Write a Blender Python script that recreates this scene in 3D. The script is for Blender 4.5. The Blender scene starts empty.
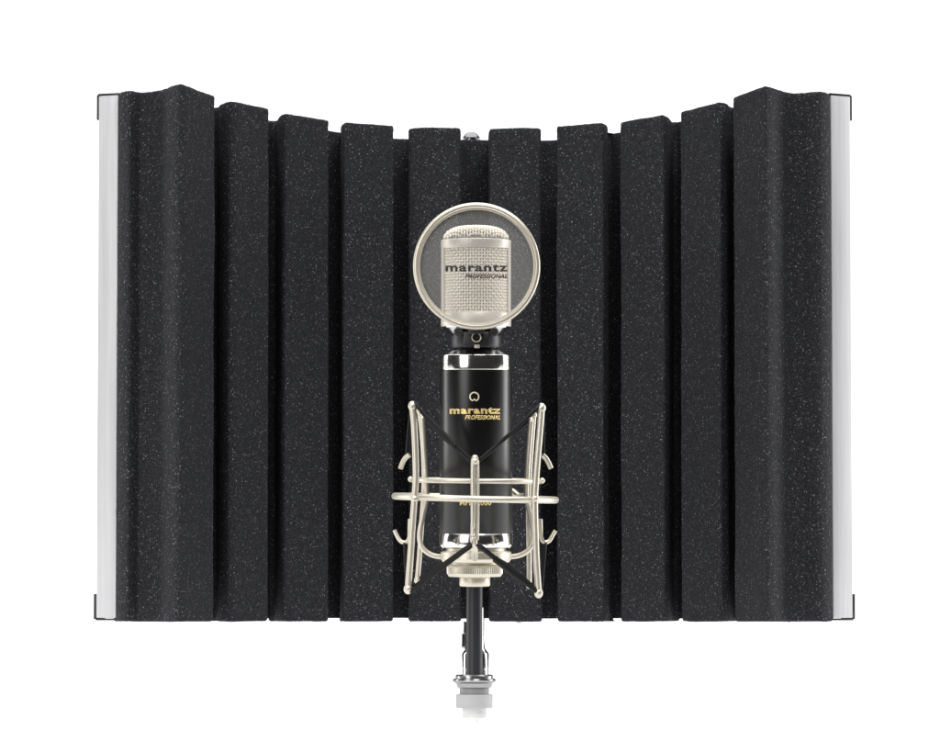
import bpy, bmesh, math, random
from mathutils import Vector, Matrix, noise

random.seed(7)
S = bpy.context.scene
COL = S.collection

# ------------------------------------------------------------------ camera
F = 3513.0                      # focal length in photo pixels (photo is 940 x 752)
HOR = 619.0                     # photo row of the eye level
PITCH = math.radians(2.6)
EYE = 0.094                     # eye height above the white table
SHIFT_PX = (HOR - 376.0) - F * math.tan(PITCH)
PROW = 376.0 + SHIFT_PX         # photo row of the optical axis

cam = bpy.data.cameras.new('camera')
cam_ob = bpy.data.objects.new('camera', cam)
COL.objects.link(cam_ob)
cam_ob.location = (0, 0, EYE)
cam_ob.rotation_euler = (math.pi / 2 + PITCH, 0, 0)
cam.sensor_width = 36.0
cam.lens = 36.0 * F / 940.0
cam.shift_y = SHIFT_PX / 940.0
cam.clip_start = 0.05
cam.clip_end = 100.0
S.camera = cam_ob

# ------------------------------------------------------------------ world, lamps, exposure
w = bpy.data.worlds.new('World')
S.world = w
w.use_nodes = True
w.node_tree.nodes['Background'].inputs[0].default_value = (1.0, 0.98, 0.95, 1)
w.node_tree.nodes['Background'].inputs[1].default_value = 0.03
S.view_settings.view_transform = 'Standard'
S.view_settings.look = 'None'
S.view_settings.exposure = 0.0
S.view_settings.gamma = 1.0
S.view_settings.use_curve_mapping = False


def softbox(name, loc, target, sx, sy, power, col=(1, 1, 1)):
    l = bpy.data.lights.new(name, 'AREA')
    l.shape = 'RECTANGLE'
    l.size, l.size_y, l.energy, l.color = sx, sy, power, col
    o = bpy.data.objects.new(name, l)
    COL.objects.link(o)
    o.location = loc
    o.rotation_euler = (Vector(target) - Vector(loc)).to_track_quat('-Z', 'Y').to_euler()
    return o


MICY = 1.86
softbox('key_softbox', (-0.80, 0.85, 0.45), (0, MICY, 0.16), 0.55, 1.1, 8.6, (1, 0.99, 0.97))
softbox('strip_softbox', (0.99, 2.20, 0.30), (0, MICY, 0.16), 0.32, 1.0, 8.5, (1, 0.99, 0.98))
softbox('rear_strip_softbox', (-0.97, 2.24, 0.30), (0, MICY, 0.16), 0.22, 1.0, 4.5, (1, 0.99, 0.98))
softbox('added_high_fill', (0.35, 0.35, 1.7), (0, 2.0, 0.15), 1.0, 0.7, 25.0)  # unseen fill added to lift the foam, too high to show in the chrome
softbox('added_overhead_fill', (0, 2.2, 2.2), (0, 2.2, 0), 3.2, 3.4, 112.0)  # unseen lamp added to burn the table out to white
softbox('added_backdrop_fill', (0, 3.9, 2.3), (0, 6.2, 0.7), 5.0, 0.8, 100.0)  # unseen lamp added to burn the backdrop out to white


# ------------------------------------------------------------------ helpers
def link(name, me, mat, parent=None):
    o = bpy.data.objects.new(name, me)
    COL.objects.link(o)
    if mat is not None:
        me.materials.append(mat)
    if parent is not None:
        o.parent = parent
    return o


def from_bm(name, bm, mat, parent=None, smooth=True, angle=40):
    bmesh.ops.recalc_face_normals(bm, faces=bm.faces[:])
    if smooth:
        for f in bm.faces:
            f.smooth = True
        for e in bm.edges:
            if len(e.link_faces) == 2 and e.calc_face_angle(0) > math.radians(angle):
                e.smooth = False
    me = bpy.data.meshes.new(name)
    bm.to_mesh(me)
    bm.free()
    return link(name, me, mat, parent)


def thing(name, label, cat, loc=(0, 0, 0), rot=(0, 0, 0)):
    o = bpy.data.objects.new(name, None)
    o.empty_display_size = 0.02
    COL.objects.link(o)
    o.location = loc
    o.rotation_euler = rot
    o['label'] = label
    o['category'] = cat
    return o


def lathe(bm, prof, origin=(0, 0, 0), axis='Z', n=96, closed=False, knurl=None):
    """revolve (r, h) profile; closed = the profile is a loop"""
    rings = []
    O = Vector(origin)
    for k, (r, h) in enumerate(prof):
        ring = []
        if r < 1e-7:
            p = (0, 0, h) if axis == 'Z' else (0, h, 0)
            v = bm.verts.new(O + Vector(p))
            ring = [v] * n
        else:
            for i in range(n):
                a = 2 * math.pi * i / n
                rr = r
                if knurl and k in knurl:
                    rr = r * (1 - 0.018 * (i % 2))
                if axis == 'Z':
                    p = (rr * math.cos(a), rr * math.sin(a), h)
                else:
                    p = (rr * math.cos(a), h, rr * math.sin(a))
                ring.append(bm.verts.new(O + Vector(p)))
        rings.append(ring)
    m = len(rings)
    for k in range(m if closed else m - 1):
        A, B = rings[k], rings[(k + 1) % m]
        for i in range(n):
            j = (i + 1) % n
            q = [A[i], A[j], B[j], B[i]]
            u = []
            for v in q:
                if v not in u:
                    u.append(v)
            if len(u) >= 3:
                try:
                    bm.faces.new(u)
                except ValueError:
                    pass
    if not closed:
        for ring in (rings[0], rings[-1]):
            if ring[0] is not ring[1]:
                bm.faces.new(ring)


def smooth_path(pts, sub=8):
    pts = [Vector(p) for p in pts]
    out = []
    n = len(pts)
    for i in range(n - 1):
        p0 = pts[max(i - 1, 0)]
        p1, p2 = pts[i], pts[i + 1]
        p3 = pts[min(i + 2, n - 1)]
        for k in range(sub):
            t = k / sub
            out.append(0.5 * ((2 * p1) + (p2 - p0) * t + (2 * p0 - 5 * p1 + 4 * p2 - p3) * t * t
                              + (3 * p1 - p0 - 3 * p2 + p3) * t ** 3))
    out.append(pts[-1])
    return out


def tube(bm, path, r, n=12, closed=False, caps=True, flat=1.0):
    path = [Vector(p) for p in path]
    m = len(path)
    rr = r if isinstance(r, (list, tuple)) else [r] * m
    rings = []
    ref = None
    for i in range(m):
        if closed:
            t = path[(i + 1) % m] - path[i - 1]
        else:
            t = path[min(i + 1, m - 1)] - path[max(i - 1, 0)]
        t.normalize()
        if ref is None:
            ref = Vector((0, 1, 0)) if abs(t.y) < 0.9 else Vector((1, 0, 0))
        a = (ref - t * ref.dot(t)).normalized()
        ref = a
        b = t.cross(a)
        rings.append([bm.verts.new(path[i] + (a * math.cos(2 * math.pi * k / n) * flat
                                              + b * math.sin(2 * math.pi * k / n)) * rr[i]) for k in range(n)])
    for i in range(m if closed else m - 1):
        A, B = rings[i], rings[(i + 1) % m]
        for k in range(n):
            bm.faces.new((A[k], A[(k + 1) % n], B[(k + 1) % n], B[k]))
    if not closed and caps:
        bm.faces.new(rings[0])
        bm.faces.new(rings[-1])


def ball(bm, c, r, sz=1.0):
    bmesh.ops.create_uvsphere(bm, u_segments=20, v_segments=14, radius=r,
                              matrix=Matrix.Translation(Vector(c)) @ Matrix.Diagonal((1, 1, sz, 1)))


def box(bm, c, size, bevel=0.0, rot=None):
    M = Matrix.Translation(Vector(c))
    if rot is not None:
        M = M @ rot
    M = M @ Matrix.Diagonal((size[0], size[1], size[2], 1))
    r = bmesh.ops.create_cube(bm, size=1.0, matrix=M)
    if bevel > 0:
        es = list({e for v in r['verts'] for e in v.link_edges})
        bmesh.ops.bevel(bm, geom=es, offset=bevel, segments=2, affect='EDGES', profile=0.5)


# ------------------------------------------------------------------ materials
def mat(name, col, rough=0.5, metal=0.0, spec=0.5):
    m = bpy.data.materials.new(name)
    m.use_nodes = True
    b = m.node_tree.nodes['Principled BSDF']
    b.inputs['Base Color'].default_value = (*col, 1)
    b.inputs['Roughness'].default_value = rough
    b.inputs['Metallic'].default_value = metal
    b.inputs['Specular IOR Level'].default_value = spec
    return m


def nodes(m):
    nt = m.node_tree
    return nt, nt.nodes['Principled BSDF'], nt.nodes.new, nt.links.new


def add_bump(m, scale, strength, dist, detail=3, stretch=None, rough_var=None):
    nt, b, N, L = nodes(m)
    tc = N('ShaderNodeTexCoord')
    mp = N('ShaderNodeMapping')
    if stretch:
        mp.inputs['Scale'].default_value = stretch
    nz = N('ShaderNodeTexNoise')
    nz.inputs['Scale'].default_value = scale
    nz.inputs['Detail'].default_value = detail
    bp = N('ShaderNodeBump')
    bp.inputs['Strength'].default_value = strength
    bp.inputs['Distance'].default_value = dist
    L(tc.outputs['Object'], mp.inputs['Vector'])
    L(mp.outputs['Vector'], nz.inputs['Vector'])
    L(nz.outputs['Fac'], bp.inputs['Height'])
    L(bp.outputs['Normal'], b.inputs['Normal'])
    if rough_var:
        mr = N('ShaderNodeMapRange')
        mr.inputs['From Min'].default_value = 0.3
        mr.inputs['From Max'].default_value = 0.7
        mr.inputs['To Min'].default_value, mr.inputs['To Max'].default_value = rough_var
        L(nz.outputs['Fac'], mr.inputs['Value'])
        L(mr.outputs['Result'], b.inputs['Roughness'])
    return m


def foam_material():
    """open-cell charcoal foam: dark cells, glints on a few cell walls painted into the colour"""
    m = mat('charcoal_foam', (0.02, 0.02, 0.023), 0.9, 0, 0.15)
    nt, b, N, L = nodes(m)
    tc = N('ShaderNodeTexCoord')
    # base tone with fine mottling
    nz = N('ShaderNodeTexNoise')
    nz.inputs['Scale'].default_value = 1500
    nz.inputs['Detail'].default_value = 2
    L(tc.outputs['Object'], nz.inputs['Vector'])
    cr = N('ShaderNodeValToRGB')
    cr.color_ramp.elements[0].position = 0.34
    cr.color_ramp.elements[0].color = (0.0080, 0.0083, 0.0096, 1)
    cr.color_ramp.elements[1].position = 0.66
    cr.color_ramp.elements[1].color = (0.0275, 0.0284, 0.0325, 1)
    L(nz.outputs['Fac'], cr.inputs['Fac'])
    cur = cr.outputs['Color']
    # specks: glints on random cell walls, painted as paler base colour
    for sc, thr, rad, colr in ((1000, 0.84, 0.34, (0.22, 0.22, 0.23)), (1700, 0.76, 0.42, (0.095, 0.095, 0.10)),
                               (760, 0.95, 0.25, (0.30, 0.30, 0.32))):
        vo = N('ShaderNodeTexVoronoi')
        vo.inputs['Scale'].default_value = sc
        L(tc.outputs['Object'], vo.inputs['Vector'])
        sep = N('ShaderNodeSeparateColor')
        L(vo.outputs['Color'], sep.inputs['Color'])
        a = N('ShaderNodeMapRange')
        a.inputs['From Min'].default_value, a.inputs['From Max'].default_value = thr, 1.0
        L(sep.outputs['Red'], a.inputs['Value'])
        d = N('ShaderNodeMapRange')
        d.inputs['From Min'].default_value, d.inputs['From Max'].default_value = rad + 0.06, rad - 0.06
        L(vo.outputs['Distance'], d.inputs['Value'])
        mu = N('ShaderNodeMath')
        mu.operation = 'MULTIPLY'
        L(a.outputs['Result'], mu.inputs[0])
        L(d.outputs['Result'], mu.inputs[1])
        mx = N('ShaderNodeMix')
        mx.data_type = 'RGBA'
        mx.inputs['B'].default_value = (*colr, 1)
        L(mu.outputs['Value'], mx.inputs['Factor'])
        L(cur, mx.inputs['A'])
        cur = mx.outputs['Result']
    L(cur, b.inputs['Base Color'])
    nz2 = N('ShaderNodeTexNoise')
    nz2.inputs['Scale'].default_value = 800
    nz2.inputs['Detail'].default_value = 3
    L(tc.outputs['Object'], nz2.inputs['Vector'])
    bp = N('ShaderNodeBump')
    bp.inputs['Strength'].default_value = 0.6
    bp.inputs['Distance'].default_value = 0.0006
    L(nz2.outputs['Fac'], bp.inputs['Height'])
    L(bp.outputs['Normal'], b.inputs['Normal'])
    return m


def screen_material():
    """fine woven pop-screen gauze: see-through between pale threads"""
    m = mat('gauze', (0.45, 0.44, 0.428), 0.8, 0, 0.1)
    nt, b, N, L = nodes(m)
    tc = N('ShaderNodeTexCoord')
    nz = N('ShaderNodeTexNoise')
    nz.inputs['Scale'].default_value = 60
    L(tc.outputs['Object'], nz.inputs['Vector'])
    mr = N('ShaderNodeMapRange')
    mr.inputs['To Min'].default_value, mr.inputs['To Max'].default_value = 0.15, 0.155
    L(nz.outputs['Fac'], mr.inputs['Value'])
    tr = N('ShaderNodeBsdfTransparent')
    mx = N('ShaderNodeMixShader')
    L(mr.outputs['Result'], mx.inputs['Fac'])
    L(tr.outputs['BSDF'], mx.inputs[1])
    L(b.outputs['BSDF'], mx.inputs[2])
    L(mx.outputs['Shader'], nt.nodes['Material Output'].inputs['Surface'])
    return m


M = {}
M['foam'] = foam_material()
M['shell'] = add_bump(mat('black_shell', (0.012, 0.012, 0.013), 0.5), 300, 0.1, 0.0003)
M['alu'] = add_bump(mat('brushed_aluminium', (0.47, 0.47, 0.485), 0.5, 0.25), 900, 0.12, 0.0004, 2,
                    (1, 1, 0.03), (0.45, 0.6))
nt, b_, N_, L__ = nodes(M['alu'])
_mp = next(n for n in nt.nodes if n.bl_idname == 'ShaderNodeMapping')
_nz = N_('ShaderNodeTexNoise')
_nz.inputs['Scale'].default_value = 420
_nz.inputs['Detail'].default_value = 4
_cr = N_('ShaderNodeValToRGB')
_cr.color_ramp.elements[0].position, _cr.color_ramp.elements[1].position = 0.3, 0.7
_cr.color_ramp.elements[0].color = (0.465, 0.465, 0.478, 1)
_cr.color_ramp.elements[1].color = (0.535, 0.535, 0.548, 1)
L__(_mp.outputs['Vector'], _nz.inputs['Vector'])
L__(_nz.outputs['Fac'], _cr.inputs['Fac'])
L__(_cr.outputs['Color'], b_.inputs['Base Color'])
M['cap'] = mat('black_plastic', (0.012, 0.011, 0.010), 0.4)
M['chrome'] = mat('chrome', (0.80, 0.79, 0.76), 0.14, 1.0)
M['steel'] = add_bump(mat('polished_steel', (0.52, 0.52, 0.53), 0.16, 1.0), 400, 0.05, 0.0002)
M['dull_steel'] = add_bump(mat('dull_steel', (0.30, 0.30, 0.305), 0.22, 0.9), 400, 0.05, 0.0002)
M['nut'] = mat('dark_steel', (0.17, 0.17, 0.175), 0.26, 1.0)
M['nickel'] = add_bump(mat('satin_nickel', (0.60, 0.56, 0.475), 0.44, 0.85), 900, 0.08, 0.0002)
M['black_metal'] = add_bump(mat('black_satin_metal', (0.003, 0.003, 0.0032), 0.30, 0.0, 0.45), 1500, 0.06, 0.0001)
M['black_rubber'] = add_bump(mat('black_elastic', (0.006, 0.0058, 0.0058), 0.5, 0, 0.22), 2500, 0.3, 0.0002)
M['clip'] = add_bump(mat('clip_plastic', (0.022, 0.021, 0.021), 0.42), 800, 0.1, 0.0002)
M['gold'] = mat('gold_print', (0.72, 0.55, 0.22), 0.38, 0.5)
M['pale_gold'] = mat('emblem_print', (0.80, 0.72, 0.50), 0.4, 0.3)
M['ink'] = mat('black_ink', (0.03, 0.03, 0.03), 0.8)
M['wire'] = mat('champagne_wire', (0.78, 0.715, 0.615), 0.45, 0.4)
M['inner_mesh'] = add_bump(mat('inner_gauze', (0.30, 0.28, 0.245), 0.6, 0.3), 2500, 0.6, 0.0004)
M['frame'] = add_bump(mat('champagne_frame', (0.62, 0.575, 0.505), 0.45, 0.5), 900, 0.06, 0.0002)
M['gauze'] = screen_material()
M['pole'] = add_bump(mat('grey_pole_coating', (0.018, 0.0187, 0.021), 0.42, 0, 0.35), 900, 0.12, 0.0002)
M['fade_grey_plastic'] = mat('fade_grey_plastic', (0.24, 0.24, 0.245), 0.45)  # stand plastics step paler: a haze-like fade to white painted in
M['fade_pale_plastic'] = mat('fade_pale_plastic', (0.38, 0.38, 0.385), 0.5)
M['fade_light_plastic'] = mat('fade_light_plastic', (0.60, 0.60, 0.60), 0.5)
M['fade_white_plastic'] = mat('fade_white_plastic', (0.90, 0.90, 0.90), 0.5)
M['white_table'] = add_bump(mat('white_acrylic', (0.90, 0.90, 0.90), 0.6, 0, 0.2), 20, 0.01, 0.001)

# ------------------------------------------------------------------ the setting: one white studio sweep
bm = bmesh.new()
prof = [(1.62, 0.0), (5.2, 0.0)]
for k in range(1, 13):
    a = math.pi / 2 * k / 12
    prof.append((5.2 + 1.0 * math.sin(a), 1.0 - 1.0 * math.cos(a)))
prof.append((6.2, 3.4))
L_ = [bm.verts.new((-3.2, y, z)) for y, z in prof]
R_ = [bm.verts.new((3.2, y, z)) for y, z in prof]
for i in range(len(prof) - 1):
    bm.faces.new((L_[i], R_[i], R_[i + 1], L_[i + 1]))
sweep = from_bm('studio_sweep', bm, M['white_table'])
sweep['kind'] = 'structure'

# ------------------------------------------------------------------ acoustic shield
H = 0.300
ct, st_ = math.cos(PITCH), math.sin(PITCH)


def ray(px, py):
    u = (px - 470.0) / F
    v = (PROW - py) / F
    return Vector((u, ct - v * st_, st_ + v * ct))


def top(px, py):
    """plan position of a point on the shield's top edge seen at this photo pixel"""
    d = ray(px, py)
    t = H / d.z
    return Vector((d.x * t, d.y * t))


def at(px, py, Y):
    d = ray(px, py)
    t = Y / d.y
    return Vector((d.x * t, Y, EYE + d.z * t))


base_px = [(98, 98), (119, 97.2), (168, 101), (217, 108), (275, 121.5), (335, 131.6), (396, 138.5), (475, 139.8), (554, 140.1),
           (613, 133.4), (675, 122.6), (732, 108), (782, 101), (830, 97.2), (852, 98.5)]
base = smooth_path([(*top(*p), 0) for p in base_px], 10)
base = [Vector((p.x, p.y)) for p in base]


def foot(p, push=0.0018):
    best, bi = None, 0
    for i in range(len(base) - 1):
        a, b = base[i], base[i + 1]
        ab = b - a
        t = max(0, min(1, (p - a).dot(ab) / ab.length_squared))
        q = a + ab * t
        d = (p - q).length
        if best is None or d < best[0]:
            n = Vector((-ab.y, ab.x)).normalized()
            best = (d, q + n * push)
    return best[1]


def behind(p):
    for a, b in zip(base, base[1:]):
        if a.x <= p.x <= b.x:
            return Vector((p.x, a.y + (b.y - a.y) * (p.x - a.x) / (b.x - a.x) + 0.0018))


def on_base(px):
    return min(base, key=lambda q: abs(px - 470 - q.x / (q.y * ct + H * st_) * F)) + Vector((0, 0.0018))


ZB = EYE                        # foot of the shield
shield = thing('acoustic_shield', 'wide curved black foam acoustic shield with silver side edges standing behind the microphone',
               'acoustic shield', (0, 2.19, ZB))
SO = Vector((0, 2.19, ZB))


def shield_obj(name, bm, m, parent=None, **k):
    for v in bm.verts:
        v.co -= SO
    return from_bm(name, bm, m, parent or shield, **k)


def resample(poly, step):
    out = []
    n = len(poly)
    for i in range(n):
        a, b = poly[i], poly[(i + 1) % n]
        k = max(1, int(round((b - a).length / step)))
        for j in range(k):
            out.append(a.lerp(b, j / k))
    return out


def round_poly(poly, r, seg=4):
    out = []
    n = len(poly)
    for i in range(n):
        p, a, b = poly[i], poly[i - 1], poly[(i + 1) % n]
        da, db = a - p, b - p
        rr = min(r, da.length * 0.4, db.length * 0.4)
        if rr < 1e-5:
            out.append(p)
            continue
        p1, p2 = p + da.normalized() * rr, p + db.normalized() * rr
        for k in range(seg + 1):
            t = k / seg
            out.append(p1.lerp(p, t).lerp(p.lerp(p2, t), t))
    return out


def extrude_soft(bm, poly, z0, z1, step=0.0016, rough=0.00035, seed=0, zn=170, rnd=0.0012):
    poly = resample(poly, step)
    n = len(poly)
    area = sum(poly[i].x * poly[(i + 1) % n].y - poly[(i + 1) % n].x * poly[i].y for i in range(n))
    sgn = 1 if area > 0 else -1
    nor = []
    for i in range(n):
        t = poly[(i + 1) % n] - poly[i - 1]
        nor.append(Vector((t.y, -t.x)).normalized() * sgn)
    rows = [(z0, rnd), (z0 + rnd * 0.3, rnd * 0.3), (z0 + rnd, 0)]
    for k in range(1, zn):
        rows.append((z0 + rnd + (z1 - z0 - 2 * rnd) * k / zn, 0))
    rows += [(z1 - rnd, 0), (z1 - rnd * 0.3, rnd * 0.3), (z1, rnd)]
    off = Vector((seed * 3.7, seed * 1.3, seed * 9.1))
    grid = []
    for z, ins in rows:
        ring = []
        for p, nn in zip(poly, nor):
            q = Vector((p.x, p.y, z))
            a = noise.noise(q * 620 + off) * rough + noise.noise(q * 60 + off) * rough * 0.8
            c = noise.noise(q * 700 + off + Vector((5, 5, 5))) * rough * 1.1
            a += noise.noise(Vector((p.x * 30, p.y * 30, z * 22)) + off) * rough * 1.3
            low = noise.noise(Vector((p.x * 45, p.y * 45, 0)) + off) * 0.0006 if z < z0 + 0.01 else 0
            ring.append(bm.verts.new((p.x + nn.x * (a - ins), p.y + nn.y * (a - ins), z + c + low)))
        grid.append(ring)
    for r in range(len(grid) - 1):
        A, B = grid[r], grid[r + 1]
        for i in range(n):
            j = (i + 1) % n
            bm.faces.new((A[i], A[j], B[j], B[i]))
    bm.faces.new(grid[0])
    bm.faces.new(grid[-1])


def offset_strip(d0, d1, i0=0, i1=None):
    pts = base[i0:i1]
    out0, out1 = [], []
    for i, p in enumerate(pts):
        t = pts[min(i + 1, len(pts) - 1)] - pts[max(i - 1, 0)]
        n = Vector((-t.y, t.x)).normalized()
        out0.append(p + n * d0)
        out1.append(p + n * d1)
    return out0 + out1[::-1]


def extrude_plain(bm, poly, z0, z1):
    A = [bm.verts.new((p.x, p.y, z0)) for p in poly]
    B = [bm.verts.new((p.x, p.y, z1)) for p in poly]
    n = len(poly)
    for i in range(n):
        j = (i + 1) % n
        bm.faces.new((A[i], A[j], B[j], B[i]))
    bm.faces.new(A)
    bm.faces.new(B)


bm = bmesh.new()
extrude_soft(bm, offset_strip(0, 0.006, 10, -10), ZB + 0.0006, ZB + H, 0.0025, 0.0002, 40, 120, 0.0006)
shield_obj('foam_backing', bm, M['foam'], angle=60)
bm = bmesh.new()
extrude_plain(bm, offset_strip(0.0055, 0.0095, 3, -3), ZB + 0.0012, ZB + H - 0.0015)
shield_obj('back_panel', bm, M['shell'])

ridges = [
    # outer left wing, with its wavy face
    [(119.6, 92.6), (124, 91), (129.7, 90.1), (135, 91), (140, 92.2), (146, 92), (151, 91.4), (158, 90.4), (163.8, 88.8), (169, 86.6), (173.5, 85),
     (177, 84.2), (181, 83.9), (184, 84.4), (188, 85.6), (215.4, 96)],
    [(217.8, 107), (219.6, 104.2), (224, 102.4), (229.4, 101.2), (236, 101.5), (270, 108.7)],
    [(276.3, 120.2), (279, 116), (282, 114.2), (285.6, 113.6), (290, 114), (330, 120.4)],
    [(341, 125), (343.7, 122.1), (395, 125.7)],
    [(409, 128.5), (426, 127.2), (460.8, 127.7)],
    [(489.2, 128.6), (524.8, 127.6), (541.2, 128.2)],
    [(555.4, 126.3), (603, 122.5), (608.2, 125)],
    [(619.1, 122.2), (659, 115.1), (664, 114.9), (668, 116.2), (672.6, 121.7)],
    [(679.5, 112), (716, 102.6), (720, 102), (727, 103.1), (731.4, 107)],
    [(732.8, 97.5), (758, 87.6), (763.3, 86), (767, 86), (771.7, 86.8), (776, 88.2), (780, 89.6), (787, 92.0), (794, 92.8), (802.4, 92.8),
     (811, 91.8), (819, 91), (825, 91.8), (829.6, 93.4)],
]
for i, r in enumerate(ridges):
    front = [top(*p) for p in r]
    if i in (4, 5):              # the two middle ridges stand square on the flat middle
        poly = [behind(front[0])] + front + [behind(front[-1])]
    else:
        fa, fb = foot(front[0]), foot(front[-1])
        if i == 3:
            fa = on_base(340.4)
        if i == 6:
            fb = on_base(609.0)
        poly = [fa] + front + [fb]
    poly = round_poly(poly, 0.0022)
    bm = bmesh.new()
    extrude_soft(bm, poly, ZB - 0.0013, ZB + H, seed=i)
    o = shield_obj('foam_ridge', bm, M['foam'], angle=70)
    if i in (0, 9):
        o['label'] = 'broad outer foam ridge with a wavy face'

# silver edge strips with black corner caps
for side, (pa, pb) in ((-1, ((98.6, 95.0), (118.2, 94.0))), (1, ((850.4, 95.7), (831.0, 94.2)))):
    a, b = top(*pa), top(*pb)
    d = (b - a).normalized()
    nrm = Vector((-d.y, d.x))
    if nrm.y < 0:
        nrm = -nrm
    bm = bmesh.new()
    c = (a + b) / 2 + nrm * 0.0065
    rot = Matrix.Rotation(math.atan2(d.y, d.x), 4, 'Z')
    box(bm, (c.x, c.y, ZB + H / 2), ((b - a).length, 0.013, H - 0.0012), 0.0006, rot)
    tr = shield_obj('edge_trim', bm, M['alu'])
    for zt in (0, 1):
        bm = bmesh.new()
        out = -d
        z = ZB + (H + 0.0001 if zt else -0.0001)
        zz = -1 if zt else 1
        c2 = (a + b) / 2 + nrm * 0.0068
        box(bm, (c2.x, c2.y, z - zz * 0.0001), ((b - a).length + 0.001, 0.0130, 0.0011), 0.0002, rot)
        c3 = a + out * 0.0004 + nrm * 0.0062
        ext = 0.0014 if zt else 0.0018
        c3 = a + out * (ext * 0.5) + nrm * 0.0066
        box(bm, (c3.x, c3.y, z + zz * 0.0072), (ext, 0.0125, 0.0144), 0.0003, rot)
        shield_obj('corner_cap', bm, M['cap'], tr)

# acorn nut on the top edge, small screw under the foot
ps = at(475, 139, 2.19).x / 475 if False else 2.195 / F
tp = at(471.3, 139.5, 2.2005)
bm = bmesh.new()
lathe(bm, [(0, -0.004), (9.2 * ps, -0.004), (9.4 * ps, 0.0), (9.4 * ps, 1.9 * ps), (8.6 * ps, 2.4 * ps), (7.0 * ps, 2.6 * ps), (7.0 * ps, 3.6 * ps),
           (9.2 * ps, 3.7 * ps), (8.8 * ps, 4.6 * ps), (7.6 * ps, 6.2 * ps), (6.4 * ps, 7.6 * ps), (5.4 * ps, 8.8 * ps), (3.5 * ps, 9.6 * ps), (0, 9.8 * ps)],
      (tp.x, tp.y, ZB + H), n=48)
shield_obj('cap_nut', bm, M['nut'], angle=30)
bm = bmesh.new()
tp = at(519, 620, 2.2005)
lathe(bm, [(0, 0.003), (3.2 * ps, 0.003), (3.2 * ps, -3.0 * ps), (2.2 * ps, -4.2 * ps), (0, -4.4 * ps)], (tp.x, tp.y, ZB), n=24)
shield_obj('screw', bm, M['steel'])

# ------------------------------------------------------------------ microphone group frame (leans a touch forward)
DM = 1.86                        # distance along the optical axis
s = DM / F
fwd = Vector((0, ct, st_))
upv = Vector((0, -st_, ct))
OX, OY = 476.0, 450.0
ORG = Vector((0, 0, EYE)) + fwd * DM + Vector((1, 0, 0)) * ((OX - 470) * s) + upv * ((PROW - OY) * s)
TILT = (PITCH, 0, 0)


def P(px, py, yo=0.0):
    """local point of the microphone group seen at a photo pixel, yo px in depth (negative = nearer)"""
    k = (DM + yo * s) / F
    return Vector(((px - 470) * k - (OX - 470) * s, yo * s, (PROW - py) * k - (PROW - OY) * s))


def Z(py):
    return (OY - py) * s


mic = thing('studio_microphone', 'large black and champagne studio condenser microphone with gold lettering, upright in a wire cradle',
            'microphone', ORG, TILT)
mp = lambda rows: [(r * s, Z(y)) for r, y in rows]

bm = bmesh.new()
lathe(bm, mp([(0, 370.3), (35.6, 370.3), (36.3, 371.0), (36.3, 532.6), (35.8, 533.2), (0, 533.2)]), n=128)
body = from_bm('body', bm, M['black_metal'], mic)
bm = bmesh.new()
lathe(bm, mp([(0, 355.0), (35.6, 355.2), (36.2, 355.6), (36.4, 356.2), (36.4, 369.6), (36.2, 370.2), (35.8, 370.5), (0, 370.4)]), n=160)
from_bm('chrome_band', bm, M['chrome'], mic, angle=50)
bm = bmesh.new()
lathe(bm, mp([(0, 533.0), (36.0, 533.0), (36.6, 533.6), (36.6, 543.0), (35.8, 546.0), (33.5, 548.0), (0, 548.4)]), n=160)
from_bm('chrome_band', bm, M['chrome'], mic, angle=50)
# shoulder cones and neck
bm = bmesh.new()
lathe(bm, mp([(0, 326), (34.0, 326.5), (33.5, 328), (21.0, 339), (20.0, 341), (20.0, 347), (21.5, 349), (34.2, 355.2), (0, 355.4)]), n=128)
from_bm('neck', bm, M['steel'], mic, angle=30)

# ----- head grille: frame, woven wire, dome
RF, RM = 35.0, 33.4
bm = bmesh.new()
lathe(bm, mp([(33.2, 240.4), (34.4, 240.2), (35.0, 240.8), (35.0, 248.6), (34.6, 249.2), (33.2, 249.2)]), n=128, closed=True)
lathe(bm, mp([(33.2, 313.0), (34.6, 313.0), (35.0, 313.6), (35.2, 325.4), (34.8, 326.6), (33.0, 326.8)]), n=128, closed=True)
for a0 in (0, math.pi):          # side pillars of the window frame
    hw = 0.38
    k = 10
    cols = []
    for i in range(k + 1):
        a = a0 - hw + 2 * hw * i / k
        cols.append([bm.verts.new((math.cos(a) * r * s, math.sin(a) * r * s, Z(y))) for r, y in
                     ((33.2, 249.0), (34.9, 249.0), (34.9, 313.2), (33.2, 313.2))])
    for i in range(k):
        A, B = cols[i], cols[i + 1]
        for j in range(4):
            bm.faces.new((A[j], A[(j + 1) % 4], B[(j + 1) % 4], B[j]))
    bm.faces.new(cols[0])
    bm.faces.new(cols[-1])
from_bm('grille_frame', bm, M['frame'], mic)

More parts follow.
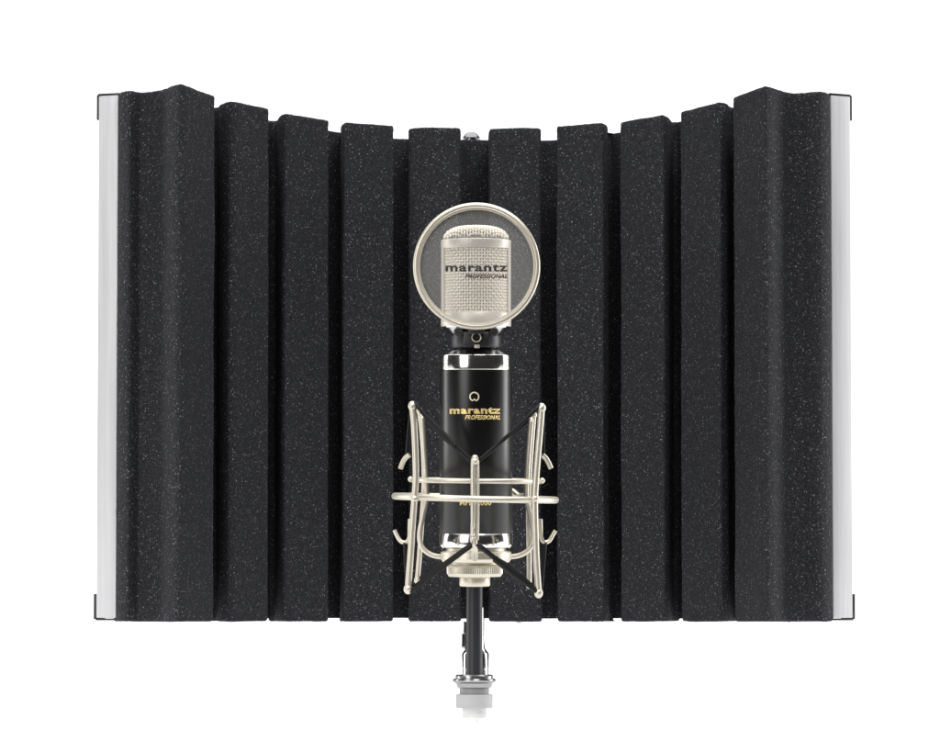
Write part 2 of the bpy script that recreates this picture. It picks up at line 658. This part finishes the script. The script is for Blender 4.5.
bm = bmesh.new()
wr = 0.86 * s
NV, pitch = 72, 2.95
ys = [249 + pitch * (k + 0.5) for k in range(22)]
for i in range(NV):
    a = 2 * math.pi * i / NV
    path = []
    for k in range(45):
        y = 248.5 + k * pitch / 2
        if y > 314.5:
            break
        # crossing k odd -> over/under
        ph = math.sin(math.pi * (y - 249) / pitch) * (1 if i % 2 else -1)
        r = (RM - 0.9 + 0.75 * ph) * s
        path.append((math.cos(a) * r, math.sin(a) * r, Z(y)))
    tube(bm, path, wr, 6, caps=False)
for k, y in enumerate(ys):
    path = []
    for i in range(NV * 2):
        a = math.pi * i / NV
        ph = math.cos(math.pi * i / 2 * 1.0) if i % 2 == 0 else 0
        sg = -1 if k % 2 == 0 else 1
        r = (RM - 0.9 + 0.75 * ph * sg) * s
        path.append((math.cos(a) * r, math.sin(a) * r, Z(y)))
    tube(bm, path, wr, 6, closed=True)
from_bm('grille_mesh', bm, M['wire'], mic, angle=180)


def dome_h(x, y):
    r2 = (x * x + y * y) / (32.6 ** 2)
    if r2 >= 1:
        return None
    return 14.0 * (1 - r2 ** 1.55) ** 0.5      # px above row 240


bm = bmesh.new()
for d in (0, 1):
    for k in range(-11, 12):
        c = k * 2.85
        path = []
        n = 92
        for i in range(n + 1):
            t = -32.6 + 65.2 * i / n
            h = dome_h(t, c)
            if h is None:
                continue
            wv = 0.6 * math.cos(math.pi * t / 2.85) * (1 if (k % 2 == 0) else -1) * (1 if d else -1)
            p = (t, c) if d == 0 else (c, t)
            path.append(Vector((p[0] * s, p[1] * s, Z(240.6) + (h + wv) * s)))
        if len(path) > 3:
            tube(bm, path, 0.85 * s, 6)
from_bm('grille_dome', bm, M['wire'], mic, angle=180)
bm = bmesh.new()
rows = [(0, 326), (31.6, 326), (31.6, 241)]
for k in range(1, 10):
    x = 31.6 * math.cos(math.pi / 2 * k / 9)
    rows.append((x if k < 9 else 0, 240.6 - max(0, (dome_h(max(x, 0), 0) or 0) - 1.6)))
lathe(bm, mp(rows), n=64)
from_bm('inner_gauze', bm, M['inner_mesh'], mic)

# ----- printing
def text_mesh(body_txt, width, height, left, basey, spread=0.0, shear=0.0, bold=0.0, thick=0.25, spacing=1.0):
    """flat lettering as a bmesh in px units: x from left, y = row"""
    cu = bpy.data.curves.new('lettering', 'FONT')
    cu.body = body_txt
    cu.size = 1.0
    cu.shear = shear
    cu.offset = bold
    cu.space_character = spacing
    cu.resolution_u = 4
    o = bpy.data.objects.new('lettering', cu)
    COL.objects.link(o)
    bpy.context.view_layer.update()
    me = bpy.data.meshes.new_from_object(o.evaluated_get(bpy.context.evaluated_depsgraph_get()))
    bpy.data.objects.remove(o)
    bpy.data.curves.remove(cu)
    b = bmesh.new()
    b.from_mesh(me)
    bpy.data.meshes.remove(me)
    xs = [v.co.x for v in b.verts]
    zs = [v.co.y for v in b.verts]
    x0, x1, z0, z1 = min(xs), max(xs), min(zs), max(zs)
    for v in b.verts:
        v.co = Vector((left + (v.co.x - x0) / (x1 - x0) * width, basey - (v.co.y - z0) / (z1 - z0) * height, 0))
    return b


def solid(b, thick):
    r = bmesh.ops.extrude_face_region(b, geom=b.faces[:])
    for v in [g for g in r['geom'] if isinstance(g, bmesh.types.BMVert)]:
        v.co.z += thick
    return b


def wrap(b, R):
    """px sheet -> round the microphone axis on radius R px"""
    for v in b.verts:
        dx = max(-0.98, min(0.98, (v.co.x - OX) / R))
        a = math.asin(dx)
        r = R + 0.12 + v.co.z
        v.co = Vector((math.sin(a) * r * s, -math.cos(a) * r * s, Z(v.co.y)))


def cut_x(b, x0, x1, step):
    x = x0
    while x < x1:
        bmesh.ops.bisect_plane(b, geom=b.verts[:] + b.edges[:] + b.faces[:], plane_co=(x, 0, 0), plane_no=(1, 0, 0))
        x += step


def printed(name, txt, left, right, topy, basey, m, parent, R=36.3, **k):
    b = text_mesh(txt, right - left, basey - topy, left, basey, **k)
    cut_x(b, left, right, 2.0)
    solid(b, 0.18)
    wrap(b, R)
    return from_bm(name, b, m, parent, smooth=False)


printed('brand_lettering', 'marantz', 450, 500, 407.8, 414.4, M['gold'], body, bold=0.04, spacing=1.12)
printed('brand_subtitle', 'PROFESSIONAL', 465, 500, 415.6, 420.0, M['gold'], body, bold=0.03, shear=0.3, spacing=1.05)
printed('model_lettering', 'MPM-2000', 460, 491, 499.2, 504.9, M['gold'], body, bold=0.03)
b = bmesh.new()
ring = []
for i in range(49):              # round emblem, notched at its foot
    a = -math.pi / 2 + 2 * math.pi * i / 48
    ring.append((math.cos(a), -math.sin(a)))
cx, cy = 474.3, 397.4
vo, vi = [], []
for i, (x, y) in enumerate(ring[:-1]):
    dn = 0.0
    ang = abs(i if i < 24 else 48 - i) / 48 * 360
    notch = 1.7 * max(0, 1 - ang / 28)
    vo.append(b.verts.new((cx + x * 4.9, cy + y * (4.9 - notch * 0.9), 0)))
    vi.append(b.verts.new((cx + x * 3.7, cy + y * (3.7 - notch * 1.25), 0)))
for i in range(48):
    j = (i + 1) % 48
    b.faces.new((vo[i], vo[j], vi[j], vi[i]))
for x, y in ((-0.7, 1.0), (0.7, 1.0)):
    pass
solid(b, 0.18)
wrap(b, 36.3)
from_bm('emblem', b, M['pale_gold'], body, smooth=False)

# ------------------------------------------------------------------ pop filter
POPY = -52.0
pop = thing('pop_filter', 'round pop filter screen in a champagne hoop clipped in front of the microphone head',
            'pop filter', ORG, TILT)
pc = P(476.6, 266.2, POPY)
kp = (DM + POPY * s) / F
bm = bmesh.new()
lathe(bm, [(56.6 * kp, -3.6 * kp), (57.2 * kp, -4.8 * kp), (58.4 * kp, -5.0 * kp), (59.2 * kp, -4.2 * kp), (60.0 * kp, -4.6 * kp), (62.2 * kp, -4.2 * kp),
           (63.4 * kp, -2.6 * kp), (63.6 * kp, 2.6 * kp), (62.0 * kp, 4.6 * kp), (58.0 * kp, 4.8 * kp), (56.6 * kp, 3.6 * kp)],
      pc, 'Y', 160, closed=True)
hoop = from_bm('hoop', bm, M['nickel'], pop, angle=50)
bm = bmesh.new()
lathe(bm, [(0, -0.5 * kp), (57.4 * kp, -0.5 * kp), (57.4 * kp, 0.1 * kp), (0, 0.1 * kp)], pc, 'Y', 96)
gauze = from_bm('gauze', bm, M['gauze'], pop)


def flat_print(name, txt, left, right, topy, basey, m, parent, **k):
    b = text_mesh(txt, right - left, basey - topy, left, basey, **k)
    solid(b, 0.12)
    for v in b.verts:
        p = P(v.co.x, v.co.y, POPY)
        v.co = Vector((p.x, p.y - (0.8 + v.co.z) * kp, p.z))
    return from_bm(name, b, m, parent, smooth=False)


flat_print('brand_lettering', 'marantz', 445.5, 507.5, 264.2, 271.6, M['ink'], gauze, bold=0.03, spacing=1.12)
flat_print('brand_subtitle', 'PROFESSIONAL', 465, 507.5, 274.2, 278.6, M['ink'], gauze, bold=0.03, shear=0.3, spacing=1.05)
# clip: collar round the neck, block, ring screw, knobs
bm = bmesh.new()
lathe(bm, mp([(20.4, 335.8), (24.4, 335.8), (25.0, 336.6), (25.0, 346.8), (24.2, 348), (20.4, 348)]), n=96, closed=True)
box(bm, P(476.5, 339.5, -28) + Vector((0, 0, 0)), (26 * s, 14 * s, 15 * s), 1.2 * s)
box(bm, P(476.5, 331.5, -40), (16 * s, 20 * s, 4.5 * s), 0.8 * s)
clip = from_bm('clip', bm, M['clip'], pop)
for x in (458.4, 494.0):
    bm = bmesh.new()
    lathe(bm, [(0, -6 * s), (3.6 * s, -6 * s), (4.6 * s, -5 * s), (4.6 * s, 4 * s), (0, 4 * s)], P(x, 332.0, -30), 'Y', 28)
    box(bm, P(x + (6 if x < 470 else -6), 334.5, -27), (8 * s, 6 * s, 5 * s), 0.8 * s)
    from_bm('knob', bm, M['clip'], clip)
bm = bmesh.new()
lathe(bm, [(3.7 * s, -1.2 * s), (4.3 * s, -1.9 * s), (4.9 * s, -1.2 * s), (4.9 * s, 2 * s), (3.7 * s, 2 * s)], P(476.4, 337.3, -36), 'Y', 48, closed=True)
from_bm('ring_screw', bm, M['frame'], clip)
bm = bmesh.new()
box(bm, P(477, 346.4, -33), (5.4 * s, 8 * s, 3.2 * s), 0.6 * s)
from_bm('latch', bm, M['frame'], clip)

# ------------------------------------------------------------------ shock mount
mount = thing('shock_mount', 'satin nickel wire shock mount with black elastic cords holding the microphone',
              'shock mount', ORG, TILT)
HX = -1.2 * s                    # hub sits a hair left of the axis


def circle(R, py, n=120, roll=0.0, dx=0.0):
    out = []
    for i in range(n):
        a = 2 * math.pi * i / n
        out.append(Vector((dx * s + R * s * math.cos(a), R * s * math.sin(a), Z(py) - math.sin(roll) * R * s * math.cos(a))))
    return out


bm = bmesh.new()
tube(bm, circle(80.5, 498.0, roll=math.radians(1.4), dx=-0.8), 3.3 * s, 14, closed=True)
from_bm('lower_ring', bm, M['nickel'], mount, angle=180)
bm = bmesh.new()
tube(bm, circle(64.0, 480.6, roll=math.radians(0.6), dx=0.4), 2.65 * s, 14, closed=True)
for px_, py_ in ((410.6, 479.2), (542.2, 480.6)):
    ball(bm, P(px_, py_, -8), 2.9 * s)
from_bm('upper_ring', bm, M['nickel'], mount, angle=180)

FY, BY = -59.0, 56.0
rods = [
    ([(412.4, 406), (414.2, 425), (415.6, 455), (416.0, 478), (414.6, 498), (412.6, 525), (410.6, 555), (408.0, 589)], FY, 3.3, 4.3),
    ([(541.6, 408), (540.0, 430), (537.8, 455), (536.0, 478), (534.8, 500), (535.2, 525), (536.4, 560), (538.6, 593)], FY, 3.3, 4.3),
    ([(419.6, 411), (421.8, 430), (423.6, 455), (424.2, 478), (423.4, 498), (421.6, 525), (419.6, 555), (417.4, 580)], BY, 2.7, 3.4),
    ([(533.8, 415), (532.4, 432), (530.4, 458), (529.2, 478), (528.4, 498), (528.6, 525), (529.2, 560), (529.2, 585)], BY, 2.7, 3.4),
]
for pts, yo, r, rb in rods:
    bm = bmesh.new()
    path = smooth_path([P(x, y, yo) for x, y in pts], 6)
    tube(bm, path, r * s, 14)
    for e, sz in ((path[0], 1.15), (path[-1], 1.2)):
        ball(bm, e, rb * s, sz)
    # weld where the rod meets the big ring
    ball(bm, P(pts[4][0], 498.6, yo), (r + 1.0) * s, 1.0)
    from_bm('outer_rod', bm, M['nickel'], mount, angle=180)

# inner cradle: hub, knurled nut, four arms
bm = bmesh.new()
lathe(bm, mp([(0, 550.8), (33.6, 550.8), (35.2, 552.0), (35.4, 558.6), (33.6, 561.6), (30.6, 562.8), (0, 562.8)]), (HX * 0 + 0, 0, 0), n=128)
from_bm('hub', bm, M['nickel'], mount, angle=30)
bm = bmesh.new()
lathe(bm, mp([(0, 562.4), (24.5, 562.4), (24.5, 564.2), (26.5, 564.8), (28.0, 566.6), (28.0, 573.2), (26.0, 576.4), (0, 577)]), (HX, 0, 0), n=160,
      knurl=(4, 5))
lathe(bm, mp([(0, 547.8), (30, 547.8), (30, 551.2), (0, 551.2)]), n=64)
from_bm('knurled_nut', bm, M['nickel'], mount, angle=15)
bm = bmesh.new()
lathe(bm, mp([(0, 576.4), (15.0, 576.4), (15.4, 577.2), (15.4, 585.0), (14.4, 586.2), (0, 586.4)]), (HX, 0, 0), n=96)
from_bm('threaded_barrel', bm, M['nickel'], mount)


def arm(pts, r=2.5):
    bm = bmesh.new()
    path = smooth_path(pts, 6)
    tube(bm, path, r * s, 12)
    ball(bm, path[0], r * s)
    ball(bm, path[-1], r * s)
    return from_bm('cradle_arm', bm, M['nickel'], mount, angle=180)


arm([P(446, 556.4, 6), P(438, 556.4, 6), P(429, 553.5, 6), P(421.5, 546, 6), P(419.6, 534, 8), P(423, 515, 10), P(426.4, 497, 10), P(425.4, 470, 10), P(423.6, 440, 10), P(422.2, 416, 10)], 2.6)
arm([P(506, 556.4, 6), P(514, 556.4, 6), P(523, 553.8, 6), P(530.6, 547, 6), P(533.4, 534, 8), P(530, 515, 10), P(526.4, 497, 10), P(527.4, 470, 10), P(529.6, 440, 10), P(531.4, 420, 10)], 2.6)
# front arm: a doubled-over wire with a sleeve at its foot
bm = bmesh.new()
tube(bm, smooth_path([P(473.2, 556, -37), P(473.2, 545, -60), P(473.2, 520, -70), P(473.2, 480, -70), P(473.4, 459, -70)], 6), 2.5 * s, 12)
tube(bm, smooth_path([P(477.6, 460, -69), P(477.8, 480, -69), P(477.8, 520, -69), P(477.4, 540, -66)], 6), 1.5 * s, 12)
tube(bm, [P(475.0, 458.2, -69.6), P(475.0, 464.5, -69.6)], 3.5 * s, 14)
ball(bm, P(475.0, 458.2, -69.6), 3.5 * s)
tube(bm, [P(473.2, 523, -69), P(473.2, 541, -66)], 2.7 * s, 12)
tube(bm, smooth_path([P(473.6, 536, -67), P(474.2, 548, -60), P(474.6, 556, -40), P(474.6, 558, -32)], 5), 3.6 * s, 12)
from_bm('cradle_arm', bm, M['nickel'], mount, angle=180)
# back arm behind the microphone
bm = bmesh.new()
tube(bm, smooth_path([P(476, 556.4, 30), P(476, 554, 55), P(476, 540, 66), P(476, 500, 68), P(476, 458, 66)], 6), 2.5 * s, 12)
tube(bm, smooth_path([P(427, 495, 12), P(434, 497, 40), P(455, 497, 60), P(476, 497, 67), P(498, 497, 60), P(518, 496, 38), P(526, 495, 12)], 6), 2.3 * s, 12)
tube(bm, smooth_path([P(508, 490, 44), P(513, 491.4, 42), P(518.5, 496, 40)], 5), 3.0 * s, 12)
from_bm('cradle_arm', bm, M['nickel'], mount, angle=180)

# hooks that take the cords at the sides
hooks = [
    [(409.6, 454.6), (405.5, 458), (402.6, 463), (400.6, 468.6)],
    [(542.4, 455.0), (545.6, 458), (548.6, 463), (550.8, 468.2)],
    [(410.0, 519), (409.6, 530), (409.0, 538), (405.8, 542.2), (401.2, 541.4), (397.6, 536.6), (394.6, 530)],
    [(540.4, 519), (540.8, 530), (541.2, 537), (544.0, 542), (549.0, 541), (552.2, 536), (555.4, 530.6)],
]
for h in hooks:
    bm = bmesh.new()
    n = len(h)
    path = smooth_path([P(x, y, -50 + 6 * i / n) for i, (x, y) in enumerate(h)], 6)
    r = 2.6 if n == 4 else 2.1
    tube(bm, path, r * s, 12)
    from_bm('cord_hook', bm, M['nickel'], mount, angle=40)

cords = [
    ([(414, 402.6, -60), (440, 432, -66), (474.6, 463, -66)], 2.0), ([(416, 404.6, -58), (440, 434.4, -62), (474.4, 464.6, -64)], 2.0),
    ([(540.6, 405.0, -60), (510, 434, -66), (475.6, 463.6, -66)], 2.1),
    ([(410, 592, -60), (440, 569, -66), (471.5, 545.5, -72)], 2.3), ([(411, 589, -56), (440, 566.4, -64), (471.5, 543.6, -70)], 1.8),
    ([(537.6, 592, -60), (508, 569, -66), (477.5, 544, -72)], 2.6), ([(533, 586, -54), (508, 565, -60), (478, 547, -68)], 1.8),
    ([(407, 589, -57), (405.6, 565, -52), (404.6, 543, -48)], 1.7), ([(408.6, 588, -54), (407.6, 565, -50), (406.8, 543, -46)], 1.2),
    ([(541.4, 592, -57), (543.4, 567, -52), (545.6, 543, -48)], 1.6), ([(540.6, 590, -54), (541.8, 567, -50), (543.4, 543, -46)], 1.2),
    ([(411, 407, -56), (408.6, 430, -52), (406.4, 457, -48)], 1.6), ([(543.6, 409, -56), (543.8, 430, -52), (543.6, 457, -48)], 1.4),
    ([(417, 581, 56), (432, 569, 50), (446, 558, 40)], 1.5), ([(529, 585, 56), (518, 573, 50), (506, 560, 40)], 1.5),
    ([(420, 413, 56), (448, 440, 62), (475, 462, 66)], 1.8), ([(534, 416, 56), (505, 441, 62), (477, 462, 66)], 1.8),
]
for pts, r in cords:
    bm = bmesh.new()
    path = [P(*p) for p in pts]
    fine = []
    for i in range(len(path) - 1):
        for k in range(6):
            fine.append(path[i].lerp(path[i + 1], k / 6))
    fine.append(path[-1])
    tube(bm, fine, r * s, 10)
    from_bm('elastic_cord', bm, M['black_rubber'], mount, angle=180)
# short sleeves on two of the front cords
for a, b_, r in (((427, 417, -63.4), (455, 446, -68.8), 2.7), ((494.5, 558.4, -68.6), (518, 577, -63.6), 3.4)):
    bm = bmesh.new()
    tube(bm, [P(*a), P(*b_)], r * s, 12)
    from_bm('cord_sleeve', bm, M['black_rubber'], mount, angle=40)

# ------------------------------------------------------------------ stand
YS = 1.861
k = YS / F
foot_pt = at(474.3, 640, YS)
stand = thing('microphone_stand', 'short grey and chrome microphone stand with stepped collars painted paler as a fade to white on the white table',
              'stand', (foot_pt.x, YS, 0))


def zrow(py, Y=YS):
    return at(474, py, Y).z


def stand_lathe(name, rows, m, dx=0.0, dy=0.0, n=96, angle=35):
    bm = bmesh.new()
    lathe(bm, [(r * k, max(0.0, zrow(y))) for r, y in rows], (dx * k, dy * k, 0), n=n)
    return from_bm(name, bm, m, stand, angle=angle)


stand_lathe('pole', [(0, 584), (8.0, 584), (8.1, 585), (8.1, 675.6), (0, 675.6)], M['pole'], 0.2)
stand_lathe('chrome_tube', [(0, 607), (8.4, 607), (8.8, 608), (8.8, 640), (9.4, 648), (12.6, 652.5), (13.6, 654), (13.6, 668.6), (13.0, 669), (13.0, 670.2),
                            (13.6, 670.6), (13.6, 676), (0, 676)], M['steel'], 1.2, 24)
stand_lathe('flange', [(0, 674.4), (17.5, 674.6), (19.0, 676), (19.0, 678.4), (21.4, 679.2), (21.8, 680.4), (21.0, 682.0), (18.4, 683.4), (17.2, 687.4), (15, 688.2),
                       (0, 688.2)], M['dull_steel'], 0, 8)
stand_lathe('collar', [(0, 687.6), (14.8, 687.6), (14.8, 695.4), (0, 695.4)], M['fade_grey_plastic'], 0, 8)
stand_lathe('collar', [(0, 694.4), (18.0, 694.4), (18.5, 695.0), (18.5, 707.4), (18.0, 708), (0, 708)], M['fade_pale_plastic'], 0, 8)
stand_lathe('collar', [(0, 707.4), (12.2, 707.4), (12.2, 717.4), (11.8, 718), (0, 718)], M['fade_light_plastic'], 0, 8)
stand_lathe('foot', [(0, 717.4), (7.0, 717.4), (7.0, 785), (20, 788), (30, 793), (30, 830), (0, 830)], M['fade_white_plastic'], 0, 8)  # white ends the painted fade, so the post melts into the sweep
# clamp leaf at the side of the chrome tube
bm = bmesh.new()
for y0, y1, x0, x1, yo in ((633.5, 649, 461.4, 467, 16), (621.5, 634.5, 463.2, 466.6, 18)):
    c = at((x0 + x1) / 2, (y0 + y1) / 2, YS + yo * k)
    box(bm, (c.x - foot_pt.x, yo * k, c.z), ((x1 - x0) * k, 7 * k, (y1 - y0) * k), 0.5 * k)
from_bm('clamp', bm, M['steel'], stand)
# arm that carries the shield, hidden behind the pole
bm = bmesh.new()
za = zrow(612)
tube(bm, [(0.0012, 24 * k, za), (0.0012, 2.1945 - YS, za)], 0.0028, 16)
from_bm('carrier_arm', bm, M['shell'], stand)
